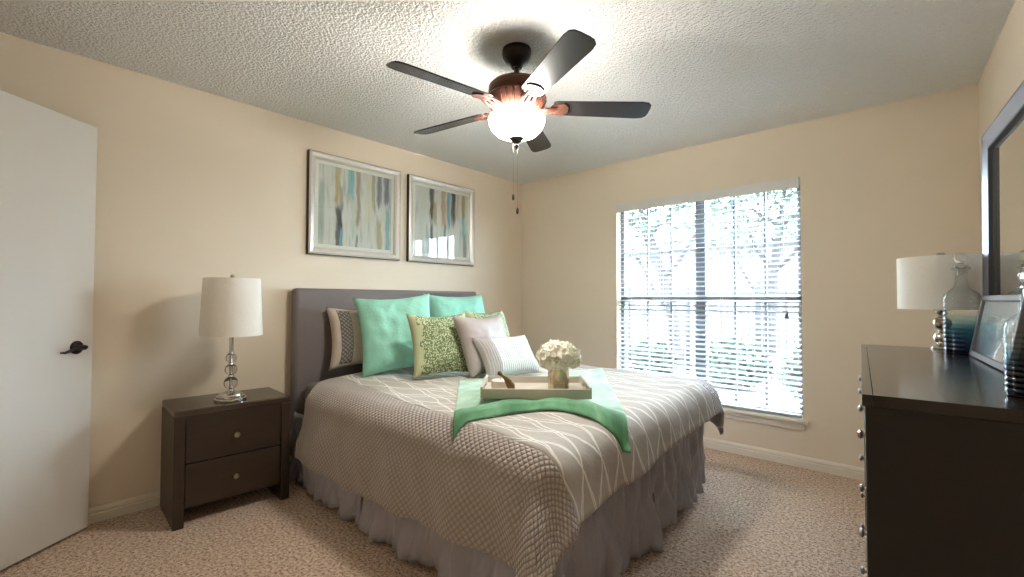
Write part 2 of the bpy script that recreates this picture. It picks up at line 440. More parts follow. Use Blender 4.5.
def grid(bm, nu, nv, fn, uvfn=None):
    """fn(i/nu, j/nv) -> point ; uvfn the same -> (u, v)"""
    V = [[bm.verts.new(fn(i / nu, j / nv)) for j in range(nv + 1)] for i in range(nu + 1)]
    lay = bm.loops.layers.uv.verify() if uvfn else None
    for i in range(nu):
        for j in range(nv):
            q = ((i, j), (i + 1, j), (i + 1, j + 1), (i, j + 1))
            f = bm.faces.new([V[a][b] for a, b in q])
            if lay:
                for lp, (a, b) in zip(f.loops, q): lp[lay].uv = uvfn(a / nu, b / nv)
    return V

def link(name, bm, material, parent=None, smooth=True, bevel=0, solid=0, sub=0, world=False, recalc=True, auto=35):
    if recalc: bmesh.ops.recalc_face_normals(bm, faces=bm.faces)
    me = bpy.data.meshes.new(name)
    bm.to_mesh(me); bm.free()
    me.materials.append(material)
    o = bpy.data.objects.new(name, me)
    COL.objects.link(o)
    if parent is not None:
        o.parent = parent
        if world:
            R = parent.matrix_basis.inverted()
            for v in me.vertices: v.co = R @ v.co
    if smooth:
        for p in me.polygons: p.use_smooth = True
        if auto: me.set_sharp_from_angle(angle=radians(auto))
    if solid:
        m = o.modifiers.new('solidify', 'SOLIDIFY'); m.thickness = solid; m.offset = -1
    if bevel:
        m = o.modifiers.new('bevel', 'BEVEL'); m.width = bevel; m.segments = 2; m.limit_method = 'ANGLE'; m.angle_limit = radians(50)
    if sub:
        m = o.modifiers.new('subdivision', 'SUBSURF'); m.levels = sub; m.render_levels = sub
    return o

def origin_to(o, p):
    """Move a one-mesh thing's origin without moving the mesh."""
    p = Vector(p)
    for v in o.data.vertices: v.co -= p
    o.location = p
    return o

def tag(o, label=None, cat=None, group=None, kind=None):
    if label: o['label'] = label
    if cat: o['category'] = cat
    if group: o['group'] = group
    if kind: o['kind'] = kind
    return o

def thing(name, label, cat, loc=(0, 0, 0), rz=0, group=None):
    o = bpy.data.objects.new(name, None); COL.objects.link(o)
    o.location = loc; o.rotation_euler = (0, 0, rz)
    o.matrix_basis = Matrix.Translation(loc) @ Matrix.Rotation(rz, 4, 'Z')
    o.empty_display_size = .05
    return tag(o, label, cat, group)

def struct(name, bm, m, parent=None, label=None, cat=None, **k):
    o = link(name, bm, m, parent, **k)
    if parent is None: tag(o, label, cat, kind='structure')
    return o

def copy_tree(o, parent=None):
    c = o.copy(); COL.objects.link(c)
    if parent is not None: c.parent = parent
    for ch in list(o.children): copy_tree(ch, c)
    return c

def sstep(a, b, x):
    t = max(0, min(1, (x - a) / (b - a))); return t * t * (3 - 2 * t)

def nz(x, y, z=0): return noise.noise(Vector((x, y, z)))

# ------------------------------------------------------------------ room shell
XL, YB, XR, WR, CE = -3.2487, 3.7697, .2598, .0541, 2.44
YF = -.55
XRF = XR + (YB - YF) * math.tan(WR)
WX0, WX1, WZ0, WZ1 = -2.09, -.632, .335, 2.05     # window opening
bm = B(); box(bm, XL - .15, XRF + .2, YF - .15, YB + .16, -.1, 0); struct('floor', bm, M['carpet'], label='speckled brown and beige bedroom carpet', cat='floor', smooth=False)
bm = B(); box(bm, XL - .15, XRF + .2, YF - .15, YB + .16, CE, CE + .12); struct('ceiling', bm, M['ceiling'], label='white popcorn-textured ceiling', cat='ceiling', smooth=False)
bm = B(); box(bm, XL - .15, XL, YF - .15, YB + .16, 0, CE); struct('wall_left', bm, M['wall'], label='beige wall behind the headboard', cat='wall', smooth=False)
bm = B()
box(bm, XL, WX0, YB, YB + .16, 0, CE); box(bm, WX1, XR + .25, YB, YB + .16, 0, CE)
box(bm, WX0, WX1, YB, YB + .16, 0, WZ0); box(bm, WX0, WX1, YB, YB + .16, WZ1, CE)
struct('wall_back', bm, M['wall'], label='beige wall around the window', cat='wall', smooth=False)
bm = B(); prism(bm, [(XR, YB), (XRF, YF), (XRF + .15, YF), (XR + .15, YB)], 0, CE)
struct('wall_right', bm, M['wall'], label='beige wall behind the mirror', cat='wall', smooth=False)
bm = B(); box(bm, XL, XRF + .15, YF - .15, YF, 0, CE); struct('wall_front', bm, M['wall'], label='beige wall facing the window', cat='wall', smooth=False)

def baseboard(name, p0, p1, label):
    d = Vector((p1[0] - p0[0], p1[1] - p0[1], 0)); ln = d.length; d.normalize(); n = Vector((-d.y, d.x, 0))
    bm = B()
    prof = [(0, 0), (.014, 0), (.014, .045), (.010, .050), (.012, .056), (.010, .068), (.004, .078), (0, .080)]
    a = [bm.verts.new(Vector((p0[0], p0[1], z)) + n * o) for o, z in prof]
    b = [bm.verts.new(Vector((p1[0], p1[1], z)) + n * o) for o, z in prof]
    for i in range(len(prof)): bm.faces.new((a[i], b[i], b[(i + 1) % len(prof)], a[(i + 1) % len(prof)]))
    bm.faces.new(a); bm.faces.new(b[::-1])
    struct(name, bm, M['trim'], label=label, cat='baseboard', smooth=False)
baseboard('baseboard_left', (XL, YB), (XL, YF), 'cream baseboard along the headboard wall')
baseboard('baseboard_back', (XR, YB), (XL, YB), 'cream baseboard under the window')
baseboard('baseboard_right', (XRF, YF), (XR, YB), 'cream baseboard behind the dresser')
baseboard('baseboard_front', (XL, YF), (XRF, YF), 'cream baseboard on the wall facing the window')

# window: two double-hung units side by side, each sash divided in panes
bm = B()
fy0, fy1 = YB + .085, YB + .15
xm = (WX0 + WX1) / 2
t = .035
box(bm, WX0, WX1, fy0, fy1, WZ1 - t, WZ1); box(bm, WX0, WX1, fy0, fy1, WZ0, WZ0 + t)
box(bm, WX0, WX0 + t, fy0, fy1, WZ0, WZ1); box(bm, WX1 - t, WX1, fy0, fy1, WZ0, WZ1)
box(bm, xm - .04, xm + .04, fy0 - .005, fy1, WZ0, WZ1)
box(bm, WX0, WX1, fy0, fy1, 1.155, 1.205)
win = struct('window_1', bm, M['vinyl'], label='grey two-bay divided-pane window behind the blinds', cat='window', smooth=False)
bm = B()
for x0, x1 in ((WX0 + t, xm - .04), (xm + .04, WX1 - t)):
    for k in (1, 2):
        x = x0 + (x1 - x0) * k / 3
        box(bm, x - .009, x + .009, fy0 + .02, fy0 + .045, WZ0 + t, WZ1 - t)
    for z in ((WZ0 + t + 1.155) / 2, (WZ1 - t + 1.205) / 2):
        box(bm, x0, x1, fy0 + .02, fy0 + .045, z - .009, z + .009)
link('muntin_grid', bm, M['vinyl'], win, smooth=False)
bm = B(); box(bm, WX0 + .02, WX1 - .02, fy0 + .030, fy0 + .036, WZ0 + .02, WZ1 - .02)
link('glass_pane', bm, M['window_glass'], win, smooth=False)
# sill (stool and apron)
bm = B()
box(bm, WX0 - .03, WX1 + .035, YB - .045, YB, WZ0 - .022, WZ0 + .002); box(bm, WX0, WX1, YB, fy0, WZ0 - .022, WZ0 + .002)
st_ = struct('trim_1', bm, M['trim'], label='cream window sill under the blinds', cat='window sill', smooth=False, bevel=.005)
bm = B(); box(bm, WX0 - .01, WX1 + .012, YB - .018, YB, WZ0 - .075, WZ0 - .022); box(bm, WX0 - .01, WX1 + .012, YB - .028, YB, WZ0 - .045, WZ0 - .022)
link('apron', bm, M['trim'], st_, smooth=False, bevel=.004)

# open door by the left wall
dx, dy = .6285, -.7778
door_org = (-3.17, .309, .015)
DA = atan2(dy, dx)
bm = B(); box(bm, 0, .80, -.035, 0, 0, 2.045)
door = struct('door_1', bm, M['door'], label='white flat slab door standing open near the left wall', cat='door', smooth=False, bevel=.003)
door.location = door_org; door.rotation_euler = (0, 0, DA)
# camera-facing side of the slab is local +y
bm = B(); lathe(bm, [(0, 0), (.033, 0), (.033, .004), (.028, .010), (.012, .013), (.012, .045), (0, .045)], 28)
for v in bm.verts: v.co = Vector((v.co.x, v.co.z, v.co.y))
for v in bm.verts: v.co += Vector((.082, 0, .916))
rose = link('door_handle', bm, M['bronze'], door)
bm = B()
tube(bm, [(.076, .045, .917), (.092, .047, .920), (.115, .048, .920), (.145, .047, .910), (.178, .045, .900), (.196, .043, .902)], [.010, .011, .009, .007, .006, .0035], 12)
link('lever', bm, M['bronze'], rose)

# ------------------------------------------------------------------ blinds in the window recess
BL = thing('window_blind', 'white horizontal slat blinds hanging in the window opening', 'blinds', (xm, YB + .03, WZ1))
bm = B(); box(bm, WX0 + .004, WX1 - .008, YB - .016, YB - .004, WZ1 - .075, WZ1 + .004); box(bm, WX0 + .006, WX1 - .01, YB - .004, YB + .055, WZ1 - .045, WZ1 - .004)
link('valance', bm, M['valance'], BL, smooth=False, bevel=.003, world=True)
bm = B()
ns = 41; zt, zb = WZ1 - .095, WZ0 + .045
tilt = radians(13)
for k in range(ns):
    z = zt + (zb - zt) * k / (ns - 1)
    n = 4
    vs = []
    for (xx) in (WX0 + .008, WX1 - .010):
        for j in range(n + 1):
            a = -1 + 2 * j / n
            y = a * .0245; h = .003 * (1 - a * a)
            vs.append((xx, YB + .030 + y * cos(tilt) , z + h + y * sin(tilt)))
    top = [bm.verts.new(p) for p in vs]; bot = [bm.verts.new((p[0], p[1], p[2] - .0028)) for p in vs]
    m_ = n + 1
    for j in range(n):
        bm.faces.new((top[j], top[j + 1], top[m_ + j + 1], top[m_ + j])); bm.faces.new((bot[j], bot[m_ + j], bot[m_ + j + 1], bot[j + 1]))
    bm.faces.new((top[0], top[m_], bot[m_], bot[0])); bm.faces.new((top[n], bot[n], bot[m_ + n], top[m_ + n]))
    bm.faces.new(top[:m_][::-1] + bot[:m_]); bm.faces.new(top[m_:] + bot[m_:][::-1])
link('slats', bm, M['slat'], BL, world=True)
bm = B(); box(bm, WX0 + .008, WX1 - .010, YB + .006, YB + .054, WZ0 + .006, WZ0 + .024)
link('bottom_rail', bm, M['slat'], BL, smooth=False, bevel=.003, world=True)
bm = B()
for x in (WX0 + .12, WX0 + .42, xm + .18, WX1 - .32, WX1 - .12):
    for y in (YB + .004, YB + .056): tube(bm, [(x, y, WZ1 - .05), (x, y, WZ0 + .02)], .0016, 6)
link('ladder_cord', bm, M['cord'], BL, world=True)
bm = B(); x = WX1 - .085; tube(bm, [(x, YB - .022, WZ1 - .06), (x + .002, YB - .022, 1.6), (x, YB - .022, 1.09)], .0017, 6)
pc = link('pull_cord', bm, M['tassel'], BL, world=True)
bm = B(); lathe(bm, [(0, 0), (.004, 0), (.006, -.02), (.010, -.045), (.008, -.055), (0, -.056)], 12, (x, YB - .022, 1.095)); tube(bm, [(x, YB - .022, 1.09), (x - .014, YB - .022, 1.045)], [.004, .009], 8)
link('tassel', bm, M['tassel'], pc).matrix_parent_inverse = Matrix.Translation(-Vector((xm, YB + .03, WZ1)))

# ------------------------------------------------------------------ ceiling fan
FX, FY = -1.511, 1.715
fan = thing('ceiling_fan', 'dark bronze five-blade ceiling fan with lit white bowl', 'ceiling fan', (FX, FY, CE))
bm = B(); lathe(bm, [(0, 0), (.072, 0), (.075, -.016), (.071, -.042), (.056, -.066), (.034, -.080), (.026, -.094), (0, -.094)], 36)
link('canopy', bm, M['bronze'], fan)
bm = B(); lathe(bm, [(0, -.09), (.014, -.09), (.014, -.16), (.03, -.165), (.03, -.178), (0, -.178)], 24)
link('downrod', bm, M['bronze'], fan)
bm = B(); lathe(bm, [(0, -.157), (.05, -.159), (.10, -.168), (.130, -.180), (.142, -.194), (.144, -.237), (.138, -.247), (0, -.247)], 48)
link('motor_housing', bm, mat('dark_copper_motor', S(84, 54, 42), .35, .65, var=.2), fan)
bm = B(); lathe(bm, [(0, -.244), (.146, -.244), (.150, -.252), (.144, -.262), (.130, -.290), (.108, -.318), (.10, -.334), (.06, -.338), (.045, -.346), (0, -.346)], 48)
for k in range(26):
    a = 2 * pi * k / 26
    tube(bm, [(r * cos(a), r * sin(a), z) for r, z in ((.147, -.258), (.142, -.272), (.129, -.294), (.108, -.320))], [.006, .0065, .0065, .006], 6)
link('vent_band', bm, M['copper'], fan)
bm = B(); lathe(bm, [(.136, -.350), (.141, -.352), (.142, -.362), (.138, -.382), (.124, -.410), (.098, -.434), (.06, -.450), (.012, -.456), (0, -.456)], 48)
link('light_bowl', bm, M['bowl'], fan)
for k in range(3):
    bd_ = bpy.data.lights.new('bulb', 'POINT'); bd_.energy = BULB_W; bd_.color = (1.0, .95, .88); bd_.shadow_soft_size = .028
    bl_ = bpy.data.objects.new('bulb', bd_); COL.objects.link(bl_); bl_.parent = fan
    a = 2 * pi * k / 3 + .3; bl_.location = (.085 * cos(a), .085 * sin(a), -.366)
bm = B(); lathe(bm, [(0, -.440), (.036, -.446), (.038, -.455), (.022, -.470), (.009, -.482), (.012, -.490), (.006, -.500), (.004, -.508), (0, -.510)], 20)
link('bowl_finial', bm, M['bronze'], fan)

def blade_bm():
    bm = B()
    r0, r1 = .185, .682
    out = [(r0, -.048), (r0 + .02, -.054), (r1 - .055, -.066), (r1 - .02, -.060), (r1 - .004, -.044), (r1, -.02),
           (r1, .02), (r1 - .004, .044), (r1 - .02, .060), (r1 - .055, .066), (r0 + .02, .054), (r0, .048)]
    prism(bm, out, -.003, .004)
    R = Matrix.Rotation(radians(-13), 3, 'X')
    for v in bm.verts: v.co = R @ v.co
    return bm
def iron_bm():
    bm = B()
    R = Matrix.Rotation(radians(-13), 3, 'X')
    prism(bm, [(.185, -.036), (.235, -.046), (.25, -.036), (.262, -.014), (.262, .014), (.25, .036), (.235, .046), (.185, .036), (.172, .02), (.172, -.02)], -.010, -.0035)
    for v in bm.verts: v.co = R @ v.co
    for s in (-1, 0, 1):
        tube(bm, [(.085, .012 * s, -.012), (.115, .020 * s, -.024), (.145, .030 * s, -.020), (.175, .026 * s, -.010 - s * -.004), (.205, .022 * s, -.008 - s * .005)], [.010, .009, .008, .0075, .006], 8)
    return bm
for k in range(5):
    a = radians(45 + 72 * k)
    b_ = link('blade', blade_bm(), M['blade'], fan, smooth=False, bevel=.002)
    b_.location = (0, 0, -.294); b_.rotation_euler = (0, 0, a)
    i_ = link('blade_iron', iron_bm(), M['copper'], fan, bevel=0)
    i_.location = (0, 0, -.294); i_.rotation_euler = (0, 0, a)
for (lx, dz) in ((-.016, -.70), (.006, -.775)):
    p = Vector((-.668, .744, 0)) * .150 + Vector((.744, .668, 0)) * lx
    bm = B(); tube(bm, [(p.x * .30, p.y * .30, -.341), (p.x * .9, p.y * .9, -.343), (p.x, p.y, -.36), (p.x, p.y, dz)], .0012, 6)
    ch = link('pull_chain', bm, M['nickel'], fan)
    bm = B(); lathe(bm, [(0, dz + .004), (.004, dz), (.0075, dz - .012), (.0075, dz - .026), (.004, dz - .034), (0, dz - .035)], 12, (p.x, p.y, 0))
    link('chain_fob', bm, M['bronze'], ch)

# ------------------------------------------------------------------ framed pictures
def picture(y0, y1, artmat, label):
    w, h = y1 - y0, .742
    P = thing('framed_picture', label, 'picture', (XL, (y0 + y1) / 2, 1.495), pi / 2, 'pair of abstract pictures above the bed')
    # local x = along the wall (towards the window), -y = into the room, z up
    fw, d = .052, .032
    def ring(bm, inset0, inset1, yy0, yy1):
        a = [(-w / 2 + inset0, yy0, inset0), (w / 2 - inset0, yy0, inset0), (w / 2 - inset0, yy0, h - inset0), (-w / 2 + inset0, yy0, h - inset0)]
        b = [(-w / 2 + inset1, yy1, inset1), (w / 2 - inset1, yy1, inset1), (w / 2 - inset1, yy1, h - inset1), (-w / 2 + inset1, yy1, h - inset1)]
        A = [bm.verts.new(p) for p in a]; Bv = [bm.verts.new(p) for p in b]
        for i in range(4): bm.faces.new((A[i], A[(i + 1) % 4], Bv[(i + 1) % 4], Bv[i]))
    bm = B(); ring(bm, 0, 0, -.001, -d); ring(bm, 0, .003, -d, -d - .001)
    link('frame_edge', bm, M['frameblack'], P, smooth=False)
    bm = B(); ring(bm, .0025, .014, -d - .001, -d - .008); ring(bm, .014, .036, -d - .008, -d - .002); ring(bm, .036, fw, -d - .002, -.022); ring(bm, fw, fw, -.022, -.012)
    link('frame_moulding', bm, M['framesilver'], P, smooth=False)
    bm = B(); ring(bm, fw, fw + .026, -.014, -.014)
    link('mat_board', bm, M['mat_board'], P, smooth=False)
    i = fw + .026
    bm = B(); grid(bm, 1, 1, lambda a, b: (-w / 2 + i + a * (w - 2 * i), -.012, i + b * (h - 2 * i)), lambda a, b: (a, b))
    link('painting', bm, artmat, P, smooth=False)
    bm = B(); box(bm, -w / 2 + fw - .002, w / 2 - fw + .002, -.0195, -.0175, fw - .002, h - fw + .002)
    link('glass', bm, M['pane'], P, smooth=False)
    bm = B(); box(bm, -w / 2 + .01, w / 2 - .01, -.008, -.002, .01, h - .01)
    link('backing', bm, M['frameblack'], P, smooth=False)
picture(1.427, 2.190, M['art1'], 'silver framed abstract streak painting nearer the door')
picture(2.274, 3.035, M['art2'], 'silver framed abstract streak painting nearer the window, reflecting the blinds')

# ------------------------------------------------------------------ bed
BX, BY = -2.06, 2.10
bed = thing('bed', 'queen bed with grey upholstered headboard and grey satin skirt', 'bed', (BX, BY, 0))
HBF = -3.135
bm = B(); box(bm, XL + .022, HBF, 1.315, 3.0, .10, 1.248)
link('headboard', bm, M['headboard'], bed, bevel=.022, world=True)
bm = B()
grid(bm, 1, 1, lambda a, b: (HBF + .0012, 1.90 + .003 * a, .15 + 1.08 * b))
bm.free()
bm = B(); box(bm, -3.10, -1.06, 1.34, 2.84, .15, .40); link('box_spring', bm, M['mattress'], bed, bevel=.02, world=True)
bm = B(); box(bm, -3.10, -1.07, 1.345, 2.825, .405, .615); link('mattress', bm, M['mattress'], bed, bevel=.05, world=True)
for (x, y) in ((-3.0, 1.36), (-3.0, 2.80), (-1.12, 1.36), (-1.07, 2.84)):
    bm = B(); prism(bm, [(x - .03, y - .03), (x + .03, y - .03), (x + .03, y + .03), (x - .03, y + .03)], 0, .15)
    link('leg', bm, M['black'], bed, smooth=False, bevel=.004, world=True)
random.seed(4)
def skirt(p0, p1, out, zt=.44, zb=.018, phase=0., flare=.03, n=150, amp=.03):
    p0, p1, out = Vector(p0), Vector(p1), Vector(out)
    ln = (p1 - p0).length
    def fn(a, b):
        s = a * ln
        w = .30 * sin(2 * pi * s / .16 + 3 * sin(s * 5.1 + phase)) + 1.3 * nz(s * 6 + b * .9, phase, b * 1.1) + .8 * nz(s * 15 - b * 1.5, phase + 3, b * 1.8) + 1.5 * (.5 - abs(nz(s * 24 + b * 2.5, phase + 5, b * 1.5)))
        z = zt + (zb - zt) * b
        o = (.006 + amp * (b ** .7)) * w + flare * b + .01 * nz(s * 3, 9 + phase, b)
        p = p0 + (p1 - p0) * a + out * o + (p1 - p0).normalized() * (.010 * b * nz(s * 12, 5, b))
        lift = .008 * nz(s * 7, phase + 7, 0)
        return (p.x, p.y, z + lift * b)
    bm = B(); grid(bm, n, 14, fn)
    return bm
link('bed_skirt', skirt((-3.05, 1.285, 0), (-2.16, 1.285, 0), (0, -1, 0), phase=.3, n=110), M['skirt'], bed, solid=.003, world=True, auto=0)
link('bed_skirt', skirt((-2.14, 1.28, 0), (-1.04, 1.275, 0), (0, -1, 0), phase=1.7, n=130), M['skirt'], bed, solid=.003, world=True, auto=0)
link('bed_skirt', skirt((-1.03, 1.275, 0), (-1.0, 2.10, 0), (1, 0, 0), phase=3.1, n=110, zb=.012), M['skirt'], bed, solid=.003, world=True, auto=0)
link('bed_skirt', skirt((-1.015, 2.13, 0), (-1.03, 2.93, 0), (1, 0, 0), phase=4.4, n=110, zb=.055), M['skirt'], bed, solid=.003, world=True, auto=0)
link('bed_skirt', skirt((-1.04, 2.935, 0), (-3.05, 2.935, 0), (0, 1, 0), phase=5.4), M['skirt'], bed, solid=.003, world=True, auto=0)

# comforter: a sheet with coordinates s (across, from the left mattress edge) and t (from the head)
CR = .125
CXH, CXF = -2.90, -1.025       # head end and where the foot roll-over begins
CYL, CYR = 1.335, 2.83         # where the side roll-overs begin
def ctop(x, y):
    return .668 + .030 * sstep(2.1, 2.9, y) - .016 * sstep(1.75, 1.3, y) + .012 * nz(x * 2.2, y * 2.2, 1) + .005 * nz(x * 7, y * 7, 2)
def prof(d, flare):
    q = CR * pi / 2
    if d <= q: return CR * sin(d / CR), CR * (1 - cos(d / CR))
    return CR + (d - q) * sin(flare), CR + (d - q) * cos(flare)
def csurf(s, t):
    """s: y measured on the flat sheet, t: x measured on the flat sheet"""
    ds = max(0, CYL - s, s - CYR); sd = -1 if s < CYL else 1
    dt = max(0, t - CXF)
    d = hypot(ds, dt)
    bx, by = min(t, CXF), min(max(s, CYL), CYR)
    z0 = ctop(bx, by)
    if d < 1e-9: return Vector((bx, by, z0))
    fs, ft = ds / d, dt / d
    corner = 2 * fs * ft
    fl = .16 + .50 * corner ** 1.5 * (1 if sd < 0 else .12)
    o, dn = prof(d, fl)
    hang = sstep(.12, .4, d)
    o += hang * (.022 * nz(t * 3.2, s * 3.2, 5) + .012 * sin(t * 17 + 3 * nz(t, s, 8)) * (1 - corner) * fs + .012 * sin(s * 15) * ft * (1 - corner))
    o += hang * .035 * sin(atan2(ft, fs) * 6) * corner * (1 if sd < 0 else .3)
    o += (1 if sd < 0 else .4) * hang * .050 * (.42 - abs(nz(t * 4.2 + s * 3.4, s * .8 - t * .5, 21))) * (1 - .5 * corner)
    return Vector((bx + o * ft, by + sd * o * fs, z0 - dn + .006 * nz(t * 9, s * 9, 3) * hang))
def s0(t):   # seam between left quilted border and printed centre
    u = (t + 3.1) / 2.1
    return 1.53 - .25 * u - .02 * sin(u * 3)
SL, SR_, TF = CYL - .475, CYR + .34, CXF + .305
COM = thing('comforter', 'grey comforter with white line print and quilted side borders', 'comforter', (BX, BY, .6))
def panel(name, a0, a1, n, m, mt, hem=None):
    def st(a, b):
        t = CXH + (TF - CXH) * b
        l, r = a0(t), a1(t)
        s = l + (r - l) * a
        t0 = CXH + .15 * sstep(CYL + .12, CYL - .12, s)
        t = t0 + (TF - t0) * b
        if hem: t = t + hem(s) * sstep(CXF - .2, TF, t)
        return s, t
    bm = B(); grid(bm, n, m, lambda a, b: csurf(*st(a, b)), lambda a, b: st(a, b))
    return link(name, bm, mt, COM, solid=.022, world=True, auto=0)
hemf = lambda s: -.055 * sstep(1.5, 2.5, s)
panel('quilted_border', lambda t: SL - .02 * sin(t * 2.1), s0, 44, 110, M['quilt'], hemf)
panel('printed_centre', s0, lambda t: 2.74, 64, 110, M['duvet'], hemf)
panel('quilted_border', lambda t: 2.74, lambda t: SR_, 28, 110, M['quilt'], hemf)

def bedz(x, y):
    """height of the comforter's top side at x, y (inside the roll-over)"""
    ds = max(0, CYL - y, y - CYR); dt = max(0, x - CXF)
    d = min(hypot(ds, dt), CR * .985)
    return ctop(min(x, CXF), min(max(y, CYL), CYR)) - (CR - sqrt(CR * CR - d * d))

# ------------------------------------------------------------------ pillows
def pillow_bm(w, h, th, ear=.035, seed=0, wr=.008, n=30, u0=-1, u1=1, lift=0):
    bm = B()
    def pt(a, b, side):
        u, v = u0 + (u1 - u0) * a, -1 + 2 * b
        pinch_u = 1 - ear / (w / 2) * (1 - v * v) ** 1.0
        pinch_v = 1 - ear / (h / 2) * (1 - u * u) ** 1.0
        x = u * w / 2 * pinch_u
        z = h / 2 + v * h / 2 * pinch_v
        k = max(0, (1 - u ** 4)) * max(0, (1 - v ** 4))
        t = th / 2 * (k ** .55)
        t += wr * k ** .4 * nz(u * 3 + seed, v * 3, side * 5) + wr * .8 * (1 - k) ** .7 * (k ** .3) * nz(u * 9 + seed, v * 9, side)
        sag = -.25 * th * 0
        return Vector((x, side * (t + (lift if k > 0 else 0)), z))
    lay = bm.loops.layers.uv.verify()
    for side in ((-1, 1) if not lift else (-1,)):
        grid(bm, n, n, lambda a, b: pt(a, b, side), lambda a, b: ((u0 + (u1 - u0) * a) * w / 2, b * h))
    if not lift: bmesh.ops.remove_doubles(bm, verts=bm.verts, dist=.0004)
    return bm
def place(o, x, y, rz, lean, dz=0, roll=0):
    z = bedz(x, y) + dz
    o.location = (x, y, z)
    o.matrix_basis = Matrix.Translation((x, y, z)) @ Matrix.Rotation(radians(rz), 4, 'Z') @ Matrix.Rotation(-radians(lean), 4, 'X') @ Matrix.Rotation(radians(roll), 4, 'Y')
def pillow(name, label, m, w, h, th, x, y, rz, lean, seed, group=None, ear=.03, dz=.012, wr=.01, roll=0):
    o = link(name, pillow_bm(w, h, th, ear, seed, wr), m, auto=0)
    place(o, x, y, rz, lean, dz, roll)
    return tag(o, label, 'pillow', group)

def sham(x, y, rz, lean, label, seed):
    o = pillow('pillow_sham', label, M['cream'], .66, .44, .19, x, y, rz, lean, seed, 'cream pillow shams')
    b = link('quilted_band', pillow_bm(.66, .44, .19, .03, seed, .01, 16, -.85, -.60, .003), M['band'], o, auto=0)
    return o
sham(-2.945, 1.81, 80, 12, 'cream pillow sham with grey quilted band at the left end of the headboard', 1)
pillow('euro_pillow', 'large mint green square pillow leaning at the left, in front of the banded sham', M['mint'], .55, .565, .20, -2.64, 1.835, 68, 21, 3, 'mint green square pillows', roll=-4, wr=.018)
pillow('euro_pillow', 'mint green square pillow against the right of the headboard, behind the dotted pillow', M['mint'], .60, .55, .20, -2.79, 2.54, 84, 18, 5, 'mint green square pillows', wr=.018)
pillow('dotted_pillow', 'green dotted pillow leaning on the large left mint pillow', M['dots'], .43, .42, .15, -2.29, 1.905, 76, 18, 7, 'green dotted pillows', ear=.025)
pillow('dotted_pillow', 'green dotted pillow mostly hidden behind the silver pillow', M['dots'], .43, .42, .15, -2.42, 2.54, 92, 22, 9, 'green dotted pillows', ear=.025)
pillow('satin_pillow', 'plain silver grey satin pillow between dotted and white ribbed pillows', M['silversatin'], .46, .43, .16, -2.085, 2.165, 92, 24, 11)
pillow('lumbar_pillow', 'small white and grey ribbed oblong pillow in front of silver pillow', M['lumbar'], .46, .30, .12, -1.925, 2.19, 84, 34, 13, ear=.02, wr=.006)

# ------------------------------------------------------------------ throw, tray and what stands on it
def cr(pts, u):
    n = len(pts) - 1; k = min(int(u * n), n - 1); f = u * n - k
    P = [Vector(pts[max(0, min(n, k + i))]) for i in (-1, 0, 1, 2)]
    return .5 * ((2 * P[1]) + (P[2] - P[0]) * f + (2 * P[0] - 5 * P[1] + 4 * P[2] - P[3]) * f * f + (3 * P[1] - P[0] - 3 * P[2] + P[3]) * f ** 3)
FRONT = [(-1.42, 1.225), (-1.42, 1.36), (-1.385, 1.50), (-1.31, 1.62), (-1.21, 1.68), (-1.08, 1.67), (-.965, 1.65), (-.87, 1.68)]
BACK = [(-2.10, 1.86), (-2.02, 2.02), (-1.87, 2.15), (-1.79, 2.33), (-1.77, 2.48), (-1.70, 2.58), (-1.66, 2.66), (-1.62, 2.72)]
def throw_pt(a, b):
    p = cr(FRONT, a) * (1 - b) + cr(BACK, a) * b
    bow = .06 * sin(pi * b)
    p = p + Vector((-.02, .02)) * bow
    z = bedz(p.x, p.y) + .015 + .006 * nz(p.x * 9, p.y * 9, 4) + .008 * abs(nz(p.x * 5, p.y * 5, 6))
    roll = math.exp(-((b - .075) / .06) ** 2)
    z += .046 * roll * (.75 + .35 * nz(a * 6, 2, 0)) * (1 if b > 0 else 1)
    if b < .02: z -= .012
    return (p.x, p.y, z)
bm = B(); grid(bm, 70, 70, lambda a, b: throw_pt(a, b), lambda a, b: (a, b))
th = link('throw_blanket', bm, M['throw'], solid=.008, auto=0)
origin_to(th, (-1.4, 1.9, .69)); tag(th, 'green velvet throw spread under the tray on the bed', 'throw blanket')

TA = radians(41); TZ = .711
tray = thing('serving_tray', 'pale grey rectangular tray with cut-out handles on the green throw', 'tray', (-1.467, 1.808, TZ), TA)
tw, td, thh = .51, .36, .045
bm = B(); box(bm, -tw / 2, tw / 2, -td / 2, td / 2, 0, .010); link('tray_bottom', bm, M['tray'], tray, smooth=False, bevel=.002)
for s in (-1, 1):
    bm = B(); box(bm, -tw / 2, tw / 2, s * td / 2 - .006, s * td / 2 + .006, 0, thh); link('side_panel', bm, M['tray'], tray, smooth=False, bevel=.002)
    bm = B(); x0, x1 = s * tw / 2 - .006, s * tw / 2 + .006
    box(bm, x0, x1, -td / 2, td / 2, 0, .016); box(bm, x0, x1, -td / 2, td / 2, .036, .052)
    box(bm, x0, x1, -td / 2, -.055, .016, .036); box(bm, x0, x1, .055, td / 2, .016, .036)
    link('handle_panel', bm, M['tray'], tray, smooth=False, bevel=.001)
RT = Matrix.Rotation(TA, 3, 'Z')
def on_tray(x, y, z=.010): return Vector((-1.467, 1.808, TZ)) + RT @ Vector((x, y, z))

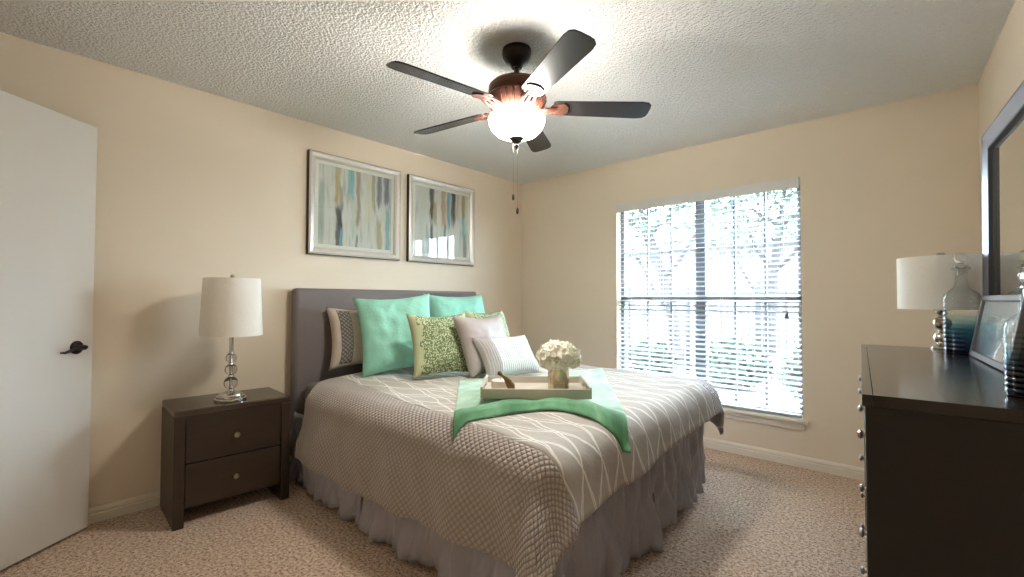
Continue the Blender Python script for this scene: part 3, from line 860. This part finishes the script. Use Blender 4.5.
v0 = on_tray(.115, -.06)
bm = B()
fl = [(0, 0), (.047, 0), (.052, .006), (.053, .05), (.051, .116), (.055, .123), (.051, .125), (.048, .116), (.048, .01), (0, .008)]
lathe(bm, fl, 40)
for v in bm.verts:
    if .012 < v.co.z < .10:
        a = atan2(v.co.y, v.co.x); k = 1 + .02 * cos(a * 14); v.co.x *= k; v.co.y *= k
va = link('flower_vase', bm, M['mercury']); va.location = v0
tag(va, 'fluted mercury glass tumbler vase holding ivory hydrangea', 'vase')
random.seed(12)
HY = thing('hydrangea_bunch', 'round head of ivory hydrangea blossoms in the mercury glass vase', 'flowers', v0 + Vector((0, 0, .009)))
bm = B()
for k in range(5):
    a = 2 * pi * k / 5; tube(bm, [(.012 * cos(a), .012 * sin(a), 0), (.02 * cos(a), .02 * sin(a), .08), (.035 * cos(a), .035 * sin(a), .14)], .003, 6)
link('stem', bm, M['stem'], HY)
bm = B()
cc = Vector((0, 0, .158))
nfl = 240
for k in range(nfl):
    zz = 1 - 1.55 * (k + .5) / nfl; ph = k * 2.39996
    n = Vector((sqrt(max(0, 1 - zz * zz)) * cos(ph), sqrt(max(0, 1 - zz * zz)) * sin(ph), zz))
    R3 = Vector((.098, .098, .072)) * random.uniform(.82, 1.08)
    c = cc + Vector((n.x * R3.x, n.y * R3.y, n.z * R3.z))
    n = (n + Vector((random.uniform(-.4, .4), random.uniform(-.4, .4), random.uniform(-.3, .3)))).normalized()
    tx = n.cross(Vector((random.random(), random.random(), .3))).normalized(); ty = n.cross(tx)
    for q in range(4):
        a = pi / 2 * q; d = tx * cos(a) + ty * sin(a); e = tx * -sin(a) + ty * cos(a)
        L_ = random.uniform(.015, .023); w_ = L_ * .5; up = n * random.uniform(.003, .009)
        vs = [bm.verts.new(c + p) for p in (Vector((0, 0, 0)), d * L_ * .55 + e * w_ + up * .5, d * L_ + up * 1.3, d * L_ * .55 - e * w_ + up * .5)]
        vs2 = bm.verts.new(c + d * L_ * .6 + up * .1)
        for i in range(4): bm.faces.new((vs[i], vs[(i + 1) % 4], vs2))
link('blossoms', bm, M['petal'], HY, auto=0, recalc=False)
bm = B(); lathe(bm, [(r, z) for r, z in sphere_prof(.062, .160, 8)], 16); link('flower_core', bm, M['petal'], HY)

cp = on_tray(-.175, .03)
bm = B(); lathe(bm, [(0, 0), (.043, 0), (.047, .003), (.047, .036), (.044, .040), (.036, .0385), (0, .038)], 36)
cd = link('pillar_candle', bm, M['candle']); cd.location = cp; tag(cd, 'short round white candle at the left of the tray', 'candle')
bm = B(); lathe(bm, [(0, .037), (.0015, .037), (.0012, .046), (0, .046)], 8); link('wick', bm, M['frameblack'], cd)
# bronze bird-like ornament
op = on_tray(-.128, -.055)
bm = B()
tube(bm, [(-.058, .0, .090), (-.050, 0, .088), (-.042, 0, .082), (-.032, 0, .073), (-.018, 0, .062), (-.004, 0, .045), (.008, 0, .026), (.014, 0, .008), (.015, 0, .001)],
     [.006, .0115, .010, .006, .0115, .019, .0215, .015, .006], 16)
orn = link('bulb_ornament', bm, M['gold']); orn.location = op; orn.rotation_euler = (0, 0, TA)
tag(orn, 'small bronze bulb-shaped ornament tilted beside the white candle', 'ornament')

# ------------------------------------------------------------------ nightstand with lamp
NS = thing('nightstand', 'dark espresso two-drawer nightstand left of the bed', 'nightstand', (-3.012, .880, 0), pi / 2 - .055)
# local: -y = front (into the room), x along the wall
nw, nd0, nd1, nh = .560, -.205, .185, .600
bm = B(); box(bm, -nw / 2 , nw / 2, nd0, nd1, nh - .036, nh)
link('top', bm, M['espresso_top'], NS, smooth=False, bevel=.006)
for s in (-1, 1):
    bm = B(); x0, x1 = sorted((s * nw / 2, s * (nw / 2 - .048))); box(bm, x0, x1, nd0, nd1, 0, nh - .036)
    link('side_panel', bm, M['espresso'], NS, smooth=False, bevel=.004)
bm = B(); box(bm, -nw / 2 + .048, nw / 2 - .048, nd1 - .02, nd1, .09, nh - .036); link('back_panel', bm, M['espresso'], NS, smooth=False)
bm = B(); box(bm, -nw / 2 + .048, nw / 2 - .048, nd0 + .03, nd1 - .02, .085, .10); link('bottom_panel', bm, M['espresso'], NS, smooth=False)
bm = B(); box(bm, -nw / 2 + .048, nw / 2 - .048, nd0 + .006, nd0 + .03, nh - .062, nh - .036); link('front_rail', bm, M['espresso'], NS, smooth=False)
for z0, z1 in ((.322, .540), (.098, .316)):
    bm = B(); box(bm, -nw / 2 + .051, nw / 2 - .051, nd0 + .012, nd0 + .26, z0, z1)
    dr = link('drawer', bm, M['espresso'], NS, smooth=False, bevel=.003)
    bm = B(); lathe(bm, [(0, 0), (.007, 0), (.006, .012), (.013, .017), (.0155, .022), (.013, .028), (0, .031)], 20)
    for v in bm.verts: v.co = Vector((v.co.x, nd0 + .012 - v.co.z, (z0 + z1) / 2 + v.co.y))
    link('knob', bm, M['nickel'], dr)

LP = thing('table_lamp', 'crystal ball table lamp with white shade on the nightstand', 'lamp', (-2.93, .872, .600))
bm = B(); lathe(bm, [(0, 0), (.076, 0), (.080, .004), (.080, .012), (.074, .016), (.071, .017), (.071, .025), (.066, .028), (.060, .029), (.058, .036), (.046, .043), (.030, .049), (.018, .053), (.013, .064), (0, .064)], 44)
link('base', bm, M['chrome'], LP)
zz = .062
for r in (.036, .032, .028):
    bm = B(); lathe(bm, sphere_prof(r, zz + r, 16), 36); link('crystal_ball', bm, M['crystal'], LP)
    zz += 2 * r - .002
    bm = B(); lathe(bm, [(0, zz - .004), (.012, zz - .004), (.016, zz), (.012, zz + .010), (0, zz + .010)], 24); link('collar', bm, M['chrome'], LP)
    zz += .008
bm = B(); lathe(bm, [(0, .06), (.006, .06), (.006, zz), (.011, zz), (.011, .42), (.014, .42), (.014, .48), (0, .48)], 16); link('pole', bm, M['chrome'], LP)
def shade(bm, r0, r1, z0, z1, seg=56):
    lathe(bm, [(r0, z0), (r1, z1), (r1 - .003, z1), (r0 - .003, z0), (r0, z0)], seg)
bm = B(); shade(bm, .156, .142, .365, .69); link('lamp_shade', bm, M['shade'], LP)
bm = B()
for k in range(3):
    a = 2 * pi * k / 3; tube(bm, [(.008 * cos(a), .008 * sin(a), .672), (.141 * cos(a), .141 * sin(a), .672)], .002, 6)
tube(bm, [(.03, 0, .47), (.05, 0, .53), (.045, 0, .62), (.0, 0, .672), (-.045, 0, .62), (-.05, 0, .53), (-.03, 0, .47)], .002, 6)
link('harp', bm, M['chrome'], LP)
bm = B(); lathe(bm, [(0, .668), (.012, .668), (.010, .676), (.004, .682), (.004, .692), (.010, .698), (.011, .706), (.006, .714), (0, .716)], 20); link('finial', bm, M['nickel'], LP)

# ------------------------------------------------------------------ dresser, mirror and what stands there
DRA = .0797
DO = Vector((-.108, 1.347, 0)); E1 = Vector((-sin(DRA), cos(DRA), 0)); E2 = Vector((cos(DRA), sin(DRA), 0))
def dl(a, b, z=0): return DO + E1 * a + E2 * b + Vector((0, 0, z))
DL, DD, DH = 1.57, .445, .95
DR = thing('dresser', 'near-black six-drawer dresser along the right wall', 'dresser', tuple(dl(.03, 0)), pi / 2 + DRA)
# local x = along the dresser (E1), local -y = towards the wall (E2) => local y = -E2
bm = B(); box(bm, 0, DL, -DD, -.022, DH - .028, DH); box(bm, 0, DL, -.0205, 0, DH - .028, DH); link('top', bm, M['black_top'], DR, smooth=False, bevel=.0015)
for x0 in (0, DL - .035):
    bm = B(); box(bm, x0 + (.004 if x0 == 0 else 0), x0 + .035 - (0 if x0 == 0 else .004), -DD + .004, -.006, 0, DH - .028); link('side_panel', bm, M['black'], DR, smooth=False, bevel=.003)
bm = B(); box(bm, .035, DL - .035, -DD + .004, -DD + .014, .06, DH - .028); link('back_panel', bm, M['black'], DR, smooth=False)
bm = B(); box(bm, .035, DL - .035, -DD + .014, -.03, .06, .08); link('bottom_panel', bm, M['black'], DR, smooth=False)
bm = B(); box(bm, DL / 2 - .012, DL / 2 + .012, -DD + .014, -.012, .08, DH - .028); link('divider', bm, M['black'], DR, smooth=False)
for z in (.06, .36, .62, DH - .046):
    bm = B(); box(bm, .035, DL - .035, -.03, -.012, z, z + .018); link('rail', bm, M['black'], DR, smooth=False)
for z0, z1 in ((.082, .356), (.382, .616), (.642, .900)):
    for x0, x1 in ((.040, DL / 2 - .014), (DL / 2 + .014, DL - .040)):
        bm = B(); box(bm, x0, x1, -.30, -.008, z0, z1); dr = link('drawer', bm, M['black'], DR, smooth=False, bevel=.003)
        for f in (.26, .78):
            bm = B(); lathe(bm, [(0, 0), (.006, 0), (.005, .006), (.011, .009), (.013, .013), (.010, .018), (0, .020)], 18)
            xk = x0 + (x1 - x0) * f
            for v in bm.verts: v.co = Vector((xk + v.co.x, -.008 + v.co.z, (z0 + z1) / 2 + .03 + v.co.y))
            link('knob', bm, M['nickel'], dr)

MR = thing('dresser_mirror', 'large dark framed mirror standing at the back of the dresser', 'mirror', tuple(dl(.20, .405, DH)), pi / 2 + DRA)
mw, mh, fw = 1.166, .918, .085
MT = Matrix.Rotation(radians(0.6), 3, 'X')
def mbox(bm, *a):
    for v in box(bm, *a): v.co = MT @ v.co
def mring(bm, prof):
    """mitred rectangular ring; prof = [(inset, y), ...]"""
    rings = [[bm.verts.new(MT @ Vector(p)) for p in ((i, y, i), (mw - i, y, i), (mw - i, y, mh - i), (i, y, mh - i))] for i, y in prof]
    for A, C_ in zip(rings, rings[1:]):
        for k in range(4): bm.faces.new((A[k], A[(k + 1) % 4], C_[(k + 1) % 4], C_[k]))
bm = B(); mring(bm, [(.0, -.034), (0, -.006), (.004, 0), (.016, .002), (.060, -.010), (.064, -.012), (.064, -.034), (0, -.034)])
link('frame', bm, M['mirrorframe'], MR, smooth=False)
bm = B(); mring(bm, [(.064, -.034), (.064, -.011), (.068, -.007), (.074, -.008), (.080, -.020), (.085, -.026), (.085, -.034), (.064, -.034)])
link('inner_bead', bm, M['frameblack'], MR, smooth=False)
bm = B(); mbox(bm, fw - .004, mw - fw + .004, -.032, -.024, fw - .004, mh - fw + .004); link('mirror_glass', bm, M['mirror'], MR, smooth=False)

LP2 = thing('table_lamp', 'silver ball table lamp with wide white drum shade at the far end of the dresser', 'lamp', tuple(dl(1.535, .300, DH)))
bm = B(); lathe(bm, [(0, 0), (.040, 0), (.041, .006), (.038, .011), (.028, .014), (.018, .020), (0, .020)], 40); link('base', bm, M['silver'], LP2)
zz = .018
for r in (.033, .033, .028):
    bm = B(); lathe(bm, sphere_prof(r, zz + r, 14), 32); link('silver_ball', bm, M['silver'], LP2)
    zz += 2 * r - .003
    bm = B(); lathe(bm, [(0, zz - .003), (.014, zz - .003), (.017, zz + .002), (.014, zz + .007), (0, zz + .007)], 20); link('collar', bm, M['silver'], LP2)
    zz += .005
bm = B(); lathe(bm, [(0, zz), (.010, zz), (.010, .30), (0, .30)], 14); link('pole', bm, M['silver'], LP2)
bm = B(); shade(bm, .158, .158, .184, .424); link('lamp_shade', bm, M['shade'], LP2)
bm = B()
for k in range(3):
    a = 2 * pi * k / 3; tube(bm, [(.006 * cos(a), .006 * sin(a), .412), (.157 * cos(a), .157 * sin(a), .412)], .002, 6)
tube(bm, [(0, 0, .29), (0, 0, .418)], .004, 8)
link('harp', bm, M['silver'], LP2)
bm = B(); lathe(bm, [(0, .415), (.008, .415), (.008, .426), (.016, .431), (.018, .438), (.012, .445), (0, .447)], 18); link('finial', bm, M['nickel'], LP2)

def bottle_bm():
    bm = B()
    r = .060
    prof = [(0, 0), (.050, 0), (.058, .006)]
    for k in range(12):
        z = .010 + k * .0185
        prof += [(r - .0030, z), (r + .0008, z + .0062), (r + .0008, z + .0124)]
    prof += [(r - .001, .235), (.054, .252), (.040, .266), (.026, .278), (.021, .292), (.019, .325), (.020, .350), (.029, .356), (.030, .361), (.026, .363)]
    lathe(bm, prof, 48)
    return bm
def bottle(p, label, k=1.0):
    o = link('glass_decanter', bottle_bm(), M['bottle'], auto=60)
    o.location = p; tag(o, label, 'bottle', 'ribbed blue glass decanters on the dresser')
    bm = B(); lathe(bm, [(0, .330), (.013, .332), (.015, .360), (.024, .3645), (.024, .368), (.010, .374), (.010, .380)] + [(q, z) for q, z in sphere_prof(.0235, .402, 12, -1.1, pi / 2)], 32)
    link('stopper', bm, M['crystal'], o)
    o.scale = (k, k, k)
    return o
bottle(tuple(dl(1.315, .338, DH)), 'ribbed glass decanter with blue foot and ball stopper, beside the drum-shade lamp')
bottle(tuple(dl(.225, .312, DH)), 'smaller ribbed blue glass decanter nearest the camera, cut off by the photo edge', .70)

FRm = thing('photo_frame', 'pewter photo frame leaning on the mirror between the two decanters', 'photo frame', tuple(dl(.66, .348, DH + .0035)), pi / 2 + DRA)
pw, ph_, pf = .60, .245, .022
PT = Matrix.Rotation(radians(10), 3, 'X')
def pbox(bm, *a):
    for v in box(bm, *a): v.co = PT @ v.co
bm = B(); pbox(bm, 0, pf, -.018, 0, 0, ph_); pbox(bm, pw - pf, pw, -.018, 0, 0, ph_); pbox(bm, pf, pw - pf, -.018, 0, 0, pf); pbox(bm, pf, pw - pf, -.018, 0, ph_ - pf, ph_)
link('frame', bm, M['pewter'], FRm, smooth=False, bevel=.003)
bm = B(); grid(bm, 1, 1, lambda a, b: PT @ Vector((pf - .002 + (1 - a) * (pw - 2 * pf + .004), -.010, pf - .002 + b * (ph_ - 2 * pf + .004))), lambda a, b: (a, b))
link('photograph', bm, M['photo'], FRm, smooth=False)
bm = B(); pbox(bm, pf - .002, pw - pf + .002, -.007, -.005, pf - .002, ph_ - pf + .002); link('glass', bm, M['pane'], FRm, smooth=False)
bm = B(); pbox(bm, .006, pw - .006, -.020, -.014, .006, ph_ - .006); link('backing', bm, M['frameblack'], FRm, smooth=False)

# ------------------------------------------------------------------ outside the window
bm = B(); box(bm, -16, 8, YB + .17, 26, -.35, -.15)
struct('ground', bm, M['ground'], label='pale courtyard ground outside the window', cat='ground', smooth=False)
FN = thing('fence', 'dark iron picket fence seen through the blinds', 'fence', (-3.2, 8.2, -.148))
bm = B()
for z in (.12, 1.40): box(bm, -4.6, 3.6, -.02, .02, z, z + .045)
for k in range(8): box(bm, -4.6 + k * 1.16, -4.54 + k * 1.16, -.03, .03, 0, 1.62)
link('rail', bm, M['iron'], FN, smooth=False)
bm = B()
for k in range(76): box(bm, -4.55 + k * .108, -4.533 + k * .108, -.009, .009, .02, 1.52)
link('pickets', bm, M['iron'], FN, smooth=False)
def leaf_cloud(bm, c, r, n, size, rnd):
    for _ in range(n):
        while True:
            p = Vector((rnd.uniform(-1, 1), rnd.uniform(-1, 1), rnd.uniform(-1, 1)))
            if p.length < 1: break
        p = Vector(c) + Vector((p.x * r[0], p.y * r[1], p.z * r[2]))
        a = Vector((rnd.uniform(-1, 1), rnd.uniform(-1, 1), rnd.uniform(-1, 1))).normalized(); b = a.cross(Vector((rnd.random(), rnd.random(), rnd.random() - .5))).normalized()
        s = size * rnd.uniform(.6, 1.2)
        q = [bm.verts.new(p + v) for v in (a * -s, b * s * .45, a * s, b * -s * .45)]
        bm.faces.new(q)
def tree(x, y, label, seed, h=3.6, lean=.5):
    rnd = random.Random(seed)
    T = thing('tree', label, 'tree', (x, y, -.148), 0)
    bm = B()
    top = Vector((lean, 0, h))
    trunk = [Vector((0, 0, 0)), Vector((lean * .12, .04, h * .28)), Vector((lean * .30, -.05, h * .5)), Vector((lean * .7, .05, h * .78)), top]
    tube(bm, trunk, [.15, .12, .11, .08, .04], 10)
    ends = [top]
    for (i, dx, dy, dz) in ((1, -1.0, .2, 1.5), (2, .9, -.3, 1.0), (2, -.8, .4, 1.5), (3, .9, .3, .9), (3, -.9, -.4, .8)):
        b0 = trunk[i]; e = b0 + Vector((dx, dy, dz)); ends.append(e)
        tube(bm, [b0, b0 + Vector((dx * .45, dy * .4, dz * .35)), e], [.075, .05, .02], 8)
    link('trunk', bm, M['bark'], T)
    bm = B()
    for e in ends: leaf_cloud(bm, e + Vector((0, 0, .35)), (1.15, 1.1, .75), 420, .10, rnd)
    link('crown', bm, M['leaf'], T, smooth=False, recalc=False)
tree(-3.9, 9.6, 'tree with leaning trunk outside, seen left of the window mullion', 5, 3.6, -.9)
tree(-2.75, 12.4, 'tree beyond the fence, seen right of the window mullion', 8, 4.0, .35)
def shrub(x, y, r, label, seed):
    rnd = random.Random(seed)
    T = thing('shrub', label, 'shrub', (x, y, -.148), 0, 'shrubs along the fence')
    bm = B(); leaf_cloud(bm, (0, 0, r * .75), (r, r * .8, r * .75), 900, .07, rnd); link('foliage', bm, M['hedge'], T, smooth=False, recalc=False)
    bm = B(); tube(bm, [(0, 0, 0), (.03, 0, r * .5), (.0, 0, r)], [.03, .025, .01], 6); link('stem', bm, M['bark'], T)
shrub(-4.5, 7.2, .54, 'low leafy shrub in front of the fence at the window left edge', 1)
shrub(-3.3, 7.0, .46, 'low leafy shrub in front of the fence, left of the mullion', 2)
shrub(-2.1, 7.3, .52, 'low leafy shrub in front of the fence, right of the mullion', 3)
shrub(-.98, 7.1, .48, 'low leafy shrub in front of the fence at the window right edge', 4)
BD = thing('building', 'pale pink stucco house beyond the trees outside', 'building', (-2.0, 17.0, -.15))
bm = B(); box(bm, -9, 7, 0, 5, 0, 3.2); link('wall', bm, M['stucco'], BD, smooth=False)
bm = B()
a = [bm.verts.new(p) for p in ((-9.4, -.4, 3.2), (7.4, -.4, 3.2), (7.4, 5.4, 3.2), (-9.4, 5.4, 3.2), (-9.4, 2.5, 4.6), (7.4, 2.5, 4.6))]
for f in ((0, 1, 5, 4), (2, 3, 4, 5), (0, 4, 3), (1, 2, 5), (0, 3, 2, 1)): bm.faces.new([a[i] for i in f])
link('roof', bm, M['roof'], BD, smooth=False)
for x in (-6.5, -3.4, -.2, 2.8):
    bm = B(); box(bm, x, x + 1.2, -.04, .05, .9, 2.2); link('window', bm, M['vinyl'], BD, smooth=False)

bpy.context.view_layer.update()
